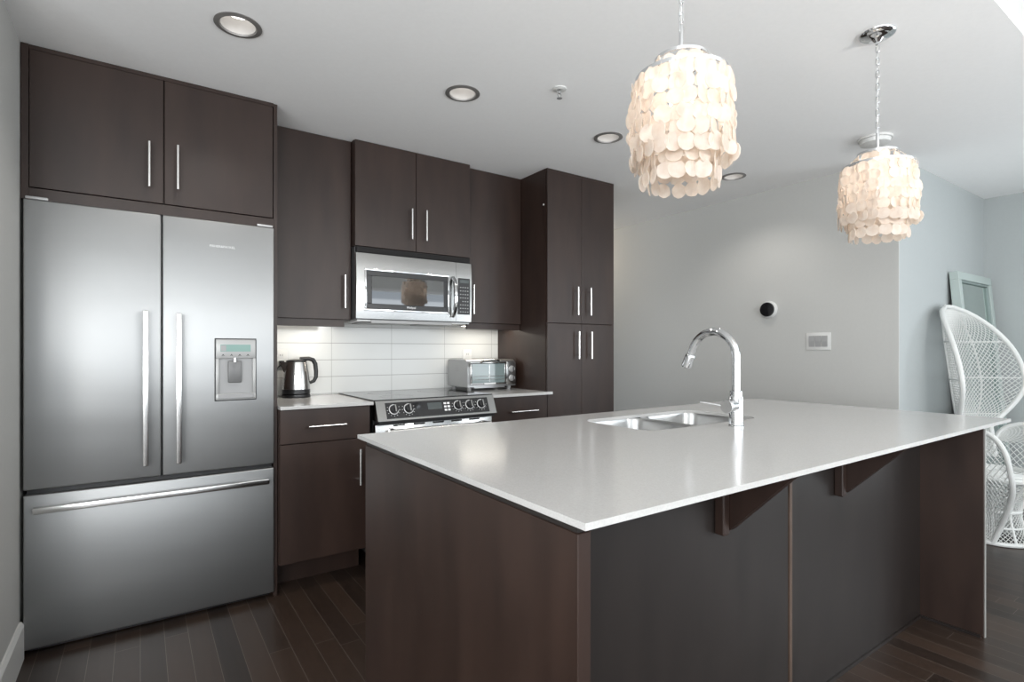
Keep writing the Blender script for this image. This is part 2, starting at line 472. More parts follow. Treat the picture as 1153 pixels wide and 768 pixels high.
# dispenser in the right door
D0, D1, DZ0, DZ1 = 0.287, 0.457, 0.985, 1.270
f = bmesh.new()
box(f, D0, D1, FY - .012, FY, 1.178, DZ1, bev=.006, seg=2)                       # control fascia
box(f, D0, 0.301, FY - .012, FY, DZ0 + .02, 1.180, bev=.003); box(f, 0.443, D1, FY - .012, FY, DZ0 + .02, 1.180, bev=.003)
box(f, D0, D1, FY - .016, FY, DZ0, 1.016, bev=.005)
disp = obj('water_dispenser', f, pbr('dispenser_silver', (0.34, 0.34, 0.335), 0.4, 0.3), rdoor, True)
obj('surround', rimframe(D0 - .004, D1 + .004, DZ0 - .004, DZ1 + .004, .0045, FY - .004, FY - .0001), BLACK, disp)
obj('recess_panel', B(0.301, 0.443, FY - .003, FY, 1.010, 1.179), GREYP, disp)
obj('display_screen', B(0.306, 0.434, FY - .0135, FY - .011, 1.212, 1.245), LCD, disp)
obj('display_mark', B(0.308, 0.330, FY - .0145, FY - .013, 1.215, 1.242), GREYP, disp)
for i in range(4):
    x = 0.317 + i * 0.035
    bm = prism(bmesh.new(), [(x - .007, FY - .014, 1.190), (x, FY - .014, 1.201), (x + .007, FY - .014, 1.190), (x, FY - .014, 1.195)], (0, .003, 0))
    obj('button', bm, BLACK, disp)
obj('paddle', B(0.338, 0.396, FY - .016, FY - .002, 1.066, 1.170, bev=.006), pbr('paddle_grey', (0.13, 0.13, 0.13), 0.35), disp, True)
obj('spout', cyl(bmesh.new(), (0.367, FY - .012, 1.163), (0.367, FY - .012, 1.182), 0.0075, 14), CHROME, disp, True)
obj('drip_tray', B(0.297, 0.447, FY - .020, FY - .010, 0.992, 1.012, bev=.003), GREYP, disp)
text('brand_lettering', 'FISHER&PAYKEL', 0.0145, (0.263, FY - .0012, 1.697), FRONT, LETTER, rdoor, width=0.105)

# cabinet above the refrigerator
def cabinet(name, label, loc, group=None): return thing(name, label, 'cabinet', loc, 0, group)
fc = cabinet('wall_cabinet', 'dark wood double door cabinet up against the ceiling above the refrigerator', (0.08, 3.13, 1.835), 'kitchen wall cabinets')
obj('body', B(-0.389, 0.541, 2.871, 3.43, 1.834, 2.438), WOOD, fc)
fm = bmesh.new()
box(fm, -0.389, -0.366, 2.853, 2.870, 1.8205, 2.438); box(fm, -0.3655, 0.541, 2.853, 2.870, 1.8205, 1.866); box(fm, -0.3655, 0.541, 2.856, 2.870, 2.421, 2.438)
obj('face_frame', fm, WOOD, fc)
d = door('door', -0.3635, 0.0845, 2.850, 1.870, 2.418, fc); handle_v(0.032, 2.850, 1.93, 2.127, d)
d = door('door', 0.0885, 0.537, 2.850, 1.870, 2.418, fc); handle_v(0.138, 2.850, 1.935, 2.132, d)
o = obj('side_panel', B(0.5425, 0.560, 2.862, 3.43, 0.0, 2.438, bev=.001), WOOD)
settle(o, (0.551, 3.14, 0)); tag(o, 'tall thin dark wood panel at the right side of the refrigerator', 'panel')

# ================================================================ wall cabinets
uc = cabinet('wall_cabinet', 'tall single door dark wood wall cabinet above the kettle', (0.79, 3.28, 1.355), 'kitchen wall cabinets')
obj('body', B(0.562, 1.015, 3.141, 3.43, 1.393, 2.438), WOOD, uc)
d = door('door', 0.564, 1.013, 3.12, 1.396, 2.436, uc); handle_v(0.970, 3.12, 1.462, 1.652, d)
obj('valance', B(0.562, 0.978, 3.135, 3.153, 1.354, 1.3925), WOOD, uc)
mc = cabinet('wall_cabinet', 'short double door dark wood cabinet directly above the microwave', (1.40, 3.25, 1.822), 'kitchen wall cabinets')
obj('body', B(1.0165, 1.7835, 3.086, 3.43, 1.822, 2.438), WOOD, mc)
d = door('door', 1.018, 1.3985, 3.065, 1.824, 2.436, mc); handle_v(1.361, 3.065, 1.893, 2.078, d)
d = door('door', 1.4015, 1.782, 3.065, 1.824, 2.436, mc); handle_v(1.458, 3.065, 1.893, 2.082, d)
ru = cabinet('wall_cabinet', 'tall single door dark wood wall cabinet above the toaster oven', (2.01, 3.28, 1.355), 'kitchen wall cabinets')
obj('body', B(1.785, 2.234, 3.141, 3.43, 1.400, 2.438), WOOD, ru)
d = door('door', 1.787, 2.232, 3.12, 1.402, 2.436, ru); handle_v(1.828, 3.12, 1.460, 1.655, d)
obj('valance', B(1.80, 2.234, 3.135, 3.153, 1.360, 1.3995), WOOD, ru)
for x0, x1, z, lb in ((0.60, 0.96, 1.392, 'slim light bar under the wall cabinet above the kettle'), (1.83, 2.20, 1.399, 'slim light bar under the wall cabinet above the toaster oven')):
    t = thing('light_bar', lb, 'light', ((x0 + x1) / 2, 3.26, z), 0, 'under cabinet light bars')
    obj('housing', B(x0, x1, 3.24, 3.29, z - .014, z, bev=.002), WPLA, t)
    obj('diffuser', B(x0 + .01, x1 - .01, 3.245, 3.285, z - .0165, z - .0141), LED, t)
    a = lamp('AREA', 'light_bar_glow', (0, 0, -0.02), 0.45, (1.0, 0.91, 0.78), (0, 0, 0), shape='RECTANGLE', size=x1 - x0, size_y=0.04)
    a.parent = t

# ================================================================ pantry
pn = thing('pantry_cabinet', 'tall dark wood four door pantry cabinet at the end of the kitchen run', 'cabinet', (2.548, 3.13, 0))
obj('body', B(2.237, 2.860, 2.841, 3.43, 0.11, 2.438), WOOD, pn)
obj('toe_kick', B(2.240, 2.857, 2.90, 3.42, 0.0, 0.109), WOOD_D, pn)
obj('filler_strip', B(2.834, 2.860, 2.826, 2.840, 0.11, 2.438), WOOD, pn)
obj('top_strip', B(2.239, 2.833, 2.826, 2.840, 2.424, 2.438), WOOD, pn)
for x0, x1, hx in ((2.2385, 2.541, 2.484), (2.544, 2.832, 2.602)):
    d = door('door', x0, x1, 2.820, 1.403, 2.422, pn); handle_v(hx, 2.820, 1.462, 1.655, d)
    d = door('door', x0, x1, 2.820, 0.115, 1.399, pn); handle_v(hx + .008, 2.820, 1.158, 1.346, d)
obj('screw_cap', lathe(bmesh.new(), [(0.007, 0), (0.006, -0.003)], (2.237, 2.862, 2.20), 'x', 12), WPLA, pn)

# ================================================================ base cabinets, counters
bc = cabinet('base_cabinet', 'dark wood base cabinet with one drawer and one door under the kettle', (0.79, 3.13, 0), 'kitchen base cabinets')
obj('body', B(0.562, 1.020, 2.841, 3.43, 0.155, 0.924), WOOD, bc)
d = door('drawer', 0.564, 1.018, 2.820, 0.753, 0.921, bc); handle_h(0.693, 0.881, 2.820, 0.834, d)
d = door('door', 0.564, 1.018, 2.820, 0.158, 0.748, bc); handle_v(0.957, 2.820, 0.506, 0.697, d)
obj('toe_kick', B(0.564, 1.018, 3.005, 3.03, 0.0, 0.1545), WOOD, bc)
br = cabinet('base_cabinet', 'dark wood base cabinet with a drawer under the toaster oven', (2.013, 3.13, 0), 'kitchen base cabinets')
obj('body', B(1.792, 2.2355, 2.841, 3.43, 0.155, 0.924), WOOD, br)
d = door('drawer', 1.794, 2.2335, 2.820, 0.753, 0.921, br); handle_h(1.925, 2.137, 2.820, 0.827, d)
d = door('door', 1.794, 2.2335, 2.820, 0.158, 0.748, br); handle_v(1.85, 2.820, 0.506, 0.697, d)
obj('toe_kick', B(1.794, 2.2335, 3.005, 3.03, 0.0, 0.1545), WOOD, br)
o = obj('countertop', B(0.5615, 1.030, 2.795, 3.4235, 0.9245, 0.942, bev=.002), QUARTZ); settle(o, (0.79, 3.1, 0.9245))
tag(o, 'short pale quartz counter carrying the kettle, left of the range', 'countertop', 'counters along the wall')
ct = bmesh.new(); box(ct, 1.790, 2.2365, 2.795, 3.4235, 0.9245, 0.942); box(ct, 2.2365, 2.262, 2.795, 2.819, 0.9245, 0.942)
o = obj('countertop', ct, QUARTZ); settle(o, (2.0, 3.1, 0.9245))
tag(o, 'short pale quartz counter carrying the toaster oven, right of the range', 'countertop', 'counters along the wall')

# ================================================================ range
rg = thing('range', 'stainless slide in electric range with black glass cooktop and front knobs', 'range', (1.41, 3.1, 0))
RX0, RX1 = 1.036, 1.784
obj('body', B(RX0 + .004, RX1 - .004, 2.835, 3.42, 0.08, 0.930), pbr('range_side', (0.02, 0.02, 0.02), 0.4), rg)
for x in (RX0 + .05, RX1 - .05):
    for y in (2.9, 3.36): obj('foot', cyl(bmesh.new(), (x, y, 0), (x, y, 0.0795), 0.018, 12), BLACK, rg)
obj('cooktop', B(RX0 - .004, RX1 + .004, 2.800, 3.4225, 0.9425, 0.949, bev=.002), COOK, rg)
ringm = pbr('burner_ring_grey', (0.16, 0.16, 0.16), 0.3)
for bx, by, brr in ((1.23, 2.96, .10), (1.60, 2.96, .085), (1.23, 3.24, .075), (1.60, 3.24, .105)):
    obj('burner_ring', lathe(bmesh.new(), [(brr, .9491), (brr, .9494), (brr - .004, .9494), (brr - .004, .9491)], (bx, by, 0), 'z', 40, True), ringm, rg)
def pan_pt(x, s, out=0.0):
    """point on the sloped control panel: s=0 bottom, 1 top"""
    y0, z0, y1, z1 = 2.745, 0.838, 2.790, 0.944
    n = Vector((0, -(z1 - z0), (y1 - y0))).normalized()
    return Vector((x, y0 + (y1 - y0) * s, z0 + (z1 - z0) * s)) + n * out
p = bmesh.new()
prism(p, [pan_pt(RX0, 0), pan_pt(RX0, 1), (RX0, 2.834, 0.944), (RX0, 2.834, 0.838)], (RX1 - RX0, 0, 0))
cpnl = obj('control_panel', p, STEEL2, rg)
obj('trim_strip', B(RX0 + .01, RX1 - .01, 2.752, 2.834, 0.818, 0.8375, bev=.003), BLACK, rg)
g = prism(bmesh.new(), [pan_pt(1.088, .10, .0), pan_pt(1.088, .88, .0), pan_pt(1.088, .88, .002), pan_pt(1.088, .10, .002)], (1.736 - 1.088, 0, 0))
obj('glass_fascia', g, GLASSB, cpnl)
def pan_quad(name, x0, x1, s0, s1, o0, o1, mat):
    return obj(name, prism(bmesh.new(), [pan_pt(x0, s0, o0), pan_pt(x0, s1, o0), pan_pt(x0, s1, o1), pan_pt(x0, s0, o1)], (x1 - x0, 0, 0)), mat, cpnl)
pan_quad('display_screen', 1.335, 1.425, .42, .76, .002, .003, LCDD)
for i in range(2):
    for k in range(3):
        pan_quad('button', 1.437 + i * .022, 1.453 + i * .022, .30 + k * .17, .40 + k * .17, .002, .0035, LETTER)
nv = (pan_pt(0, 0, 1) - pan_pt(0, 0, 0))
def knob(x):
    c = pan_pt(x, .53, .0025)
    k = tube(bmesh.new(), [c, c + nv * .004, c + nv * .004, c + nv * .024], [.031, .031, .024, .021], 26)
    ko = obj('knob', k, BLACK, cpnl, True)
    tr = bmesh.new()
    ringp = []
    s = Vector((1, 0, 0)); u = nv.cross(s)
    tube(tr, [c + nv * .005 + (s * cos(2 * pi * i / 28) + u * sin(2 * pi * i / 28)) * .0265 for i in range(29)], .0024, 6)
    obj('knob_ring', tr, LETTER, ko, True)
    gb = bmesh.new()
    a = c + nv * .024
    prism(gb, [a - s * .004 - u * .019, a + s * .004 - u * .019, a + s * .004 + u * .019, a - s * .004 + u * .019], nv * .010)
    obj('knob_grip', gb, STEEL2, ko)
    tk = bmesh.new()
    for i in range(-4, 5):
        ang = i * .5 + pi / 2
        q = c + (s * cos(ang) - u * sin(ang) * 1) * .036
        prism(tk, [q + s * .002 + u * .0015, q - s * .002 + u * .0015, q - s * .002 - u * .0015, q + s * .002 - u * .0015], nv * .0008)
    obj('dial_marks', tk, LETTER, cpnl)
for x in (1.131, 1.217, 1.526, 1.604, 1.683): knob(x)
od = obj('oven_door', B(RX0 + .003, RX1 - .003, 2.795, 2.834, 0.235, 0.815, bev=.004), STEEL2, rg, True)
obj('window', B(RX0 + .11, RX1 - .11, 2.7925, 2.7949, 0.36, 0.70), GLASSB, od)
h = bmesh.new()
cyl(h, (1.098, 2.742, 0.780), (1.738, 2.742, 0.780), 0.012, 14)
for x in (1.125, 1.711): box(h, x - .012, x + .012, 2.745, 2.795, 0.770, 0.792, bev=.003)
obj('handle', h, NICKEL, od, True)
for i in range(5): obj('door_vent', B(1.14 + i * .12, 1.21 + i * .12, 2.7935, 2.796, 0.800, 0.809), BLACK, od)
ld = obj('storage_drawer', B(RX0 + .003, RX1 - .003, 2.80, 2.834, 0.085, 0.228, bev=.004), STEEL2, rg, True)

# ================================================================ microwave
mw = thing('microwave', 'stainless over the range microwave with dark window and keypad', 'microwave', (1.40, 3.23, 1.395))
MX0, MX1, MY, MZ0, MZ1 = 1.0185, 1.7815, 3.040, 1.402, 1.782
obj('body', B(MX0, MX1, 3.075, 3.4225, 1.396, 1.8205, bev=.003), pbr('microwave_case', (0.05, 0.05, 0.05), 0.4), mw)
vg = bmesh.new(); box(vg, MX0 + .004, MX1 - .01, 3.050, 3.0748, 1.786, 1.819, bev=.003)
vgo = obj('vent_grille', vg, DARK, mw)
sl = bmesh.new()
for i in range(3): box(sl, MX0 + .02, MX1 - .03, 3.0478, 3.0499, 1.792 + i * .009, 1.795 + i * .009)
obj('slat', sl, DARK, vgo)
# slightly bowed front: door and control column share the face
def bowed(x0, x1, z0, z1, y, bow, th, n=14):
    bm = bmesh.new(); fr_, bk = [], []
    zc = (z0 + z1) / 2; hz = (z1 - z0) / 2
    prof = [(y + bow * (((z - zc) / hz) ** 2), z) for z in [z0 + (z1 - z0) * i / n for i in range(n + 1)]]
    prism(bm, [(x0, a, b) for a, b in prof] + [(x0, y + th, z1), (x0, y + th, z0)], (x1 - x0, 0, 0))
    return bm
dw = obj('door', bowed(MX0, 1.668, MZ0, MZ1, MY, .010, .034), STEEL2, mw, True)
obj('control_column', bowed(1.6695, MX1, MZ0, MZ1, MY, .010, .034), STEEL2, mw, True)
ccol = [o for o in mw.children if o.name.startswith('control_column')][0]
obj('window_rim', rimframe(1.066, 1.618, 1.448, 1.694, .012, MY - .004, MY + .012), CHROME, dw, True)
obj('window', B(1.078, 1.606, MY - .002, MY + .010, 1.460, 1.682), MGLASS, dw)
obj('window_screen', rimframe(1.078, 1.606, 1.460, 1.682, .030, MY - .0028, MY - .0021), BLACK, dw)
obj('badge', B(1.29, 1.44, MY - .0034, MY - .0028, 1.463, 1.488), BLACK, dw)
text('badge_lettering', 'Whirlpool', 0.018, (1.325, MY - .004, 1.470), FRONT, LETTER, dw, depth=.0004, width=.058)
hp = [(1.640, MY - .004 - .042 * sin(pi * i / 12) ** .6, 1.432 + .25 * i / 12) for i in range(13)]
hb = bmesh.new(); tube(hb, hp, [.011 + .005 * sin(pi * i / 12) for i in range(13)], 14)
obj('handle', hb, CHROME, dw, True)
kp = obj('keypad', B(1.681, 1.766, MY - .003, MY + .004, 1.448, 1.682, bev=.002), BLACK, ccol)
obj('display_screen', B(1.690, 1.757, MY - .0038, MY - .0029, 1.650, 1.672), LCDD, kp)
for r_ in range(8):
    for c_ in range(4):
        if r_ in (3,) and c_ in (0,): continue
        x = 1.692 + c_ * .0175; z = 1.462 + r_ * .0225
        obj('key', B(x, x + .009, MY - .0038, MY - .0029, z, z + .006), GREYP, kp)
ub = bmesh.new(); box(ub, MX0 + .01, MX1 - .01, 3.06, 3.41, 1.3885, 1.3955); obj('underside_plate', ub, LGREY, mw)
for x in (1.10, 1.50): obj('grease_filter', B(x, x + .2, 3.16, 3.38, 1.383, 1.3884), GREYP, mw)
obj('hood_lip', B(1.11, 1.64, 3.052, 3.062, 1.378, 1.3955), GREYP, mw)

# ================================================================ island
IX0, IX1 = 0.655, 2.953
isl = thing('island_cabinet', 'dark wood kitchen island base with open seating side', 'island', (1.80, 1.40, 0))
obj('end_panel', B(IX0, IX0 + .0325, 0.737, 1.86, 0.0, 0.884, bev=.0015, seg=1), WOOD, isl)
obj('end_panel', B(IX1 - .022, IX1, 0.737, 1.86, 0.0, 0.884, bev=.0015, seg=1), WOOD, isl)
obj('panel_glare_strip', B(IX1 - .010, IX1 + .0005, 0.7345, 0.7369, 0.0, 0.884), pbr('edge_glare', (0.30, 0.30, 0.285), 0.4), isl)['label'] = 'glare painted as a pale strip on the front of the right end panel'  # glare on the panel edge, put into the colour of a thin strip
obj('back_panel', B(IX0 + .033, 1.795, 0.962, 0.98, 0.0, 0.884), WOOD_D, isl)
obj('back_panel', B(1.8185, IX1 - .0225, 0.962, 0.98, 0.0, 0.884), WOOD_D, isl)
obj('joint_strip', B(1.799, 1.8145, 0.957, 0.98, 0.0, 0.884, bev=.002), WOOD_E, isl)['label'] = 'lighter brown batten over the panel joint'
obj('base_trim', B(IX0 + .034, IX1 - .0225, 0.955, 0.9618, 0.0, 0.012), WOOD_D, isl)
obj('base_trim', B(IX1 - .030, IX1 - .0225, 0.745, 0.954, 0.0, 0.012), WOOD_D, isl)
sb = bmesh.new()
box(sb, IX0 + .034, 1.52, 0.981, 1.80, 0.10, 0.884); box(sb, 2.36, IX1 - .0225, 0.981, 1.80, 0.10, 0.884); box(sb, 1.5205, 2.3595, 0.981, 1.80, 0.10, 0.60)
obj('body', sb, WOOD, isl)
obj('toe_kick', B(IX0 + .034, IX1 - .0225, 1.70, 1.72, 0, .0995), WOOD_D, isl)
xs = [IX0 + .034, 1.10, 1.53, 1.94, 2.35, IX1 - .0225]
for i in range(5):
    d = door('door', xs[i] + .002, xs[i + 1] - .002, 1.8205, 0.105, 0.880, isl)
    bm = bmesh.new(); x = xs[i + 1] - .05
    cyl(bm, (x, 1.871, .65), (x, 1.871, .85), .006, 12)
    for z in (.68, .82): cyl(bm, (x, 1.839, z), (x, 1.871, z), .0045, 10)
    obj('handle', bm, NICKEL, d, True)
obj('top_rail', B(1.5205, 2.3595, 1.801, 1.8195, 0.62, 0.884), WOOD, isl)
for x in (1.386, 2.114):
    c = obj('support_bracket', prism(bmesh.new(), [(x + .030, .9615, .898), (x + .030, .738, .898), (x + .030, .738, .890), (x + .030, .935, .690), (x + .030, .9615, .690)], (.030, 0, 0)), WOOD, isl)
    obj('bracket_cleat', B(x, x + .0295, 0.930, 0.9615, 0.680, 0.898, bev=.004), WOOD, c)
# countertop with the sink opening
CX0, CX1, CY0, CY1 = 0.645, 3.184, 0.706, 1.915
SX0, SX1, SY0, SY1 = 1.572, 2.308, 1.362, 1.752
rev = [(CX0, CY0), (CX1, CY0), (CX1, CY1), (CX0, CY1)]
cb = slab_with_holes(rev, [loop_pts(SX0, SX1, SY0, SY1, 0.07)], 0.9005, 0.914)
o = obj('countertop', cb, QUARTZ); settle(o, (1.9, 1.3, 0.9005))
tag(o, 'large pale grey quartz countertop covering the whole island', 'countertop')
sub = slab_with_holes([(IX0 + .003, .9625), (IX1 - .003, .9625), (IX1 - .003, 1.855), (IX0 + .003, 1.855)], [loop_pts(1.525, 2.355, 1.315, 1.80, 0.05)], 0.8845, 0.9003)
box(sub, IX0 + .003, IX0 + .030, .742, .9624, .8845, .9003); box(sub, IX1 - .02, IX1 - .002, .742, .9624, .8845, .9003)
obj('sub_top', sub, WOOD_D, isl)

# sink
sk = thing('sink', 'stainless double bowl undermount sink set in the island', 'sink', (1.94, 1.557, 0.70))
def bowl(x0, x1, y0, y1, depth, zt):
    bm = bmesh.new(); rings = []
    for k, (ins, z) in enumerate([(-.018, zt), (0, zt), (.003, zt - .012), (.008, zt - depth + .04), (.016, zt - depth + .014), (.036, zt - depth), (.10, zt - depth - .004)]):
        r = max(.02, .065 - max(ins, 0) * .4)
        rings.append([bm.verts.new((x, y, z)) for x, y in loop_pts(x0 + ins, x1 - ins, y0 + ins, y1 - ins, r, 6)])
    ring_face(bm, rings, False, True)
    bmesh.ops.recalc_face_normals(bm, faces=bm.faces)
    bmesh.ops.reverse_faces(bm, faces=bm.faces)
    bmesh.ops.solidify(bm, geom=list(bm.faces), thickness=.0015)
    return bm
for x0, x1 in ((1.572, 1.905), (1.945, 2.308)):
    bo = obj('bowl', bowl(x0, x1, SY0, SY1, .20, .8985), SINKM, sk, True)
    obj('drain', lathe(bmesh.new(), [(.040, .6995), (.040, .6985), (.022, .697), (.022, .698)], ((x0 + x1) / 2, 1.56, 0), 'z', 24), CHROME, bo, True)

# faucet
fx, fy, fz = 1.953, 1.255, 0.914
fa = thing('faucet', 'chrome gooseneck pull down kitchen faucet with side lever', 'faucet', (fx, fy, fz))
obj('base', lathe(bmesh.new(), [(.030, 0), (.030, .005), (.027, .009), (.027, .118), (.0255, .121), (.0255, .123), (.024, .1245), (.024, .142), (.018, .145)], (fx, fy, fz), 'z', 32), CHROME, fa, True)
R = .105
pts = [(fx, fy, fz + .14), (fx, fy, 1.10), (fx, fy, 1.16)]
for i in range(0, 15):
    a = radians(i * 11.6)
    pts.append((fx, fy + R - R * cos(a), 1.19 + R * sin(a)))
tn = Vector((0, pts[-1][1] - pts[-2][1], pts[-1][2] - pts[-2][2])).normalized()
e0 = Vector(pts[-1]); e1 = e0 + tn * .022
nk = tube(bmesh.new(), pts + [e1], .0165, 18)
obj('neck', nk, CHROME, fa, True)
obj('spray_head', tube(bmesh.new(), [e1, e1 + tn * .004, e1 + tn * .012, e1 + tn * .058, e1 + tn * .062], [.0165, .020, .0215, .0225, .019], 20), CHROME, fa, True)
dv = Vector((-1.0, -.06, 0)).normalized()
c0 = Vector((fx, fy, fz + .085))
lv = tube(bmesh.new(), [c0 + dv * .018, c0 + dv * .055, c0 + dv * .057, c0 + dv * .072, c0 + dv * .075], [.024, .024, .022, .0265, .025], 24)
le = obj('lever_hub', lv, CHROME, fa, True)
sd = Vector((-.40, .92, 0)).normalized()
obj('lever', tube(bmesh.new(), [c0 + dv * .062 + sd * .015, c0 + dv * .062 + sd * .09 + Vector((0, 0, .010)), c0 + dv * .062 + sd * .105 + Vector((0, 0, .011))], [.005, .0045, .004], 10), CHROME, le, True)

# ================================================================ pendants
def disc(bm, c, nrm, r, seg=11, th=.0011):
    s, u = frame_of(nrm); n = Vector(nrm).normalized()
    a = []; b = []
    for k in range(seg):
        t = 2 * pi * k / seg; rr = r * (1 + random.uniform(-.05, .05))
        q = c + (s * cos(t) + u * sin(t)) * rr
        a.append(bm.verts.new(q + n * th)); b.append(bm.verts.new(q - n * th))
    ring_face(bm, [b, a])
def tier(parent, R, n, ztop, rows, step, r, cx, cy, R0=None):
    for i in range(n):
        a = 2 * pi * (i + random.uniform(-.12, .12)) / n
        bm = bmesh.new(); prev = None
        for j in range(rows):
            aa = a + random.uniform(-.05, .05)
            rad = (R0 if R0 and j == 0 else R) + random.uniform(-.004, .005)
            c = Vector((cx + rad * cos(aa), cy + rad * sin(aa), ztop - step * (j + .5) + random.uniform(-.002, .002)))
            tw = aa + random.gauss(0, .30)
            disc(bm, c, Vector((cos(tw), sin(tw), random.gauss(0, .09))), r * random.uniform(.93, 1.08))
        bmesh.ops.recalc_face_normals(bm, faces=bm.faces)
        cyl(bm, (cx + R * cos(a), cy + R * sin(a), ztop + .003), (cx + R * cos(a), cy + R * sin(a), ztop - step * rows + .01), .0006, 4)
        obj('shell_strand', bm, CAPIZ, parent)
def ring(bm, R, z, cx, cy, w=.006, hgt=.014):
    return lathe(bm, [(R, z - hgt / 2), (R + w, z - hgt / 2), (R + w, z + hgt / 2), (R, z + hgt / 2)], (cx, cy, 0), 'z', 48, True)
def pendant(cx, cy, label):
    t = thing('pendant_light', label, 'pendant light', (cx, cy, 1.64), 0, 'shell pendant lights over the island')
    obj('canopy', lathe(bmesh.new(), [(.004, -.044), (.007, -.043), (.008, -.034), (.013, -.030), (.018, -.023), (.024, -.018), (.044, -.014), (.056, -.010), (.061, -.005), (.062, -.001), (.061, 0), (.03, 0)], (cx, cy, CH), 'z', 36), CHROME, t, True)
    ch = bmesh.new(); z = CH - .044; k = 0
    while z > 2.062:
        L = .026
        pts = []
        for i in range(17):
            a = 2 * pi * i / 16
            hx = .0062 * cos(a); hz = sin(a) * .009 + (.006 if sin(a) > 0.01 else -.006 if sin(a) < -.01 else 0)
            pts.append((cx + (hx if k % 2 else 0), cy + (0 if k % 2 else hx), z - .015 + hz))
        tube(ch, pts, .0016, 6)
        z -= .0245; k += 1
    obj('chain', ch, CHROME, t, True)
    obj('cord', tube(bmesh.new(), [(cx + .002 * sin(i * 2.1), cy + .002 * cos(i * 1.7), 2.055 + i * (CH - .05 - 2.055) / 14) for i in range(15)], .0013, 6), WPLA, t, True)
    obj('stem', lathe(bmesh.new(), [(.004, 2.070), (.0055, 2.066), (.0055, 2.0), (.014, 1.994), (.014, 1.972), (.017, 1.968), (.017, 1.925), (.012, 1.922)], (cx, cy, 0), 'z', 18), CHROME, t, True)
    fm = bmesh.new()
    ring(fm, .066, 1.976, cx, cy, .003, .008); ring(fm, .115, 1.926, cx, cy, .004, .010); ring(fm, .090, 1.760, cx, cy, .003, .005)
    for i in range(3):
        a = i * 2 * pi / 3 + .4
        tube(fm, [(cx + .012 * cos(a), cy + .012 * sin(a), 1.976), (cx + .067 * cos(a), cy + .067 * sin(a), 1.976)], .0025, 6)
        tube(fm, [(cx + .068 * cos(a), cy + .068 * sin(a), 1.974), (cx + .116 * cos(a), cy + .116 * sin(a), 1.927)], .0022, 6)
        tube(fm, [(cx + .115 * cos(a), cy + .115 * sin(a), 1.925), (cx + .092 * cos(a), cy + .094 * sin(a), 1.760)], .0015, 6)
    obj('frame', fm, CHROME, t, True)
    bu = lathe(bmesh.new(), [(.008, 1.925), (.013, 1.915), (.018, 1.900), (.028, 1.878), (.030, 1.862), (.026, 1.845), (.014, 1.834), (.002, 1.832)], (cx, cy, 0), 'z', 20)
    obj('bulb', bu, BULB, t, True)
    tier(t, .0665, 13, 1.972, 1, .040, .0205, cx, cy)
    tier(t, .1260, 24, 1.921, 6, .0365, .0225, cx, cy, .117)
    tier(t, .0940, 17, 1.760, 3, .0380, .0220, cx, cy)
    return t
pendant(1.164, 0.906, 'nearer cream shell pendant light, hanging over the left half of the island')
pendant(2.340, 0.906, 'farther cream shell pendant light with its round chrome canopy in view')

# ================================================================ ceiling fittings
LB = ['recessed ceiling light in front of the refrigerator cabinet', 'recessed ceiling light in front of the microwave cabinet',
      'recessed ceiling light in front of the pantry cabinet', 'recessed ceiling light just right of the nearer pendant, near the grey wall']
for (x, y), lb in zip(LIGHTS, LB):
    t = thing('recessed_light', lb, 'ceiling light', (x, y, CH), 0, 'recessed ceiling lights')
    obj('trim_ring', lathe(bmesh.new(), [(.062, 0), (.081, -.001), (.082, -.004), (.064, -.007), (.0625, -.003)], (x, y, CH), 'z', 40, True), TRIMM, t, True)
    obj('reflector', lathe(bmesh.new(), [(.0625, -.002), (.062, .01), (.050, .055), (.038, .085), (.037, .085), (.049, .056), (.060, .011), (.060, -.002)], (x, y, CH), 'z', 36, True), REFL, t, True)
    obj('lamp_lens', lathe(bmesh.new(), [(.0475, .049), (.0465, .047), (.002, .045)], (x, y, CH), 'z', 28), LAMPG, t, True)
    s = lamp('SPOT', 'recessed_light_beam', (0, 0, -.010), 6, (1.0, .95, .89), spot_size=radians(135), spot_blend=.7, shadow_soft_size=.03)
    s.parent = t
t = thing('sprinkler', 'small white fire sprinkler head on the ceiling between recessed lights', 'sprinkler', (1.611, 1.941, CH))
obj('escutcheon', lathe(bmesh.new(), [(.034, 0), (.032, -.004), (.016, -.008), (.012, -.004)], (1.611, 1.941, CH), 'z', 28), WPLA, t, True)
sp = bmesh.new()
lathe(sp, [(.006, -.006), (.006, -.022), (.004, -.024)], (1.611, 1.941, CH), 'z', 14)
for s in (-1, 1): tube(sp, [(1.611 + s * .006, 1.941, CH - .015), (1.611 + s * .011, 1.941, CH - .03), (1.611 + s * .003, 1.941, CH - .044)], .0018, 6)
obj('head', sp, CHROME, t, True)
obj('deflector', lathe(bmesh.new(), [(.013, -.044), (.013, -.0455), (.003, -.047)], (1.611, 1.941, CH), 'z', 20), GREYP, t, True)
t = thing('smoke_detector', 'round white smoke detector on the ceiling behind the farther pendant', 'detector', (3.48, 1.36, CH))
obj('base', lathe(bmesh.new(), [(.085, 0), (.085, -.012), (.07, -.014)], (3.48, 1.36, CH), 'z', 36), WPLA, t, True)
obj('cover', lathe(bmesh.new(), [(.078, -.014), (.074, -.034), (.05, -.042), (.004, -.043)], (3.48, 1.36, CH), 'z', 36), WPLA, t, True)

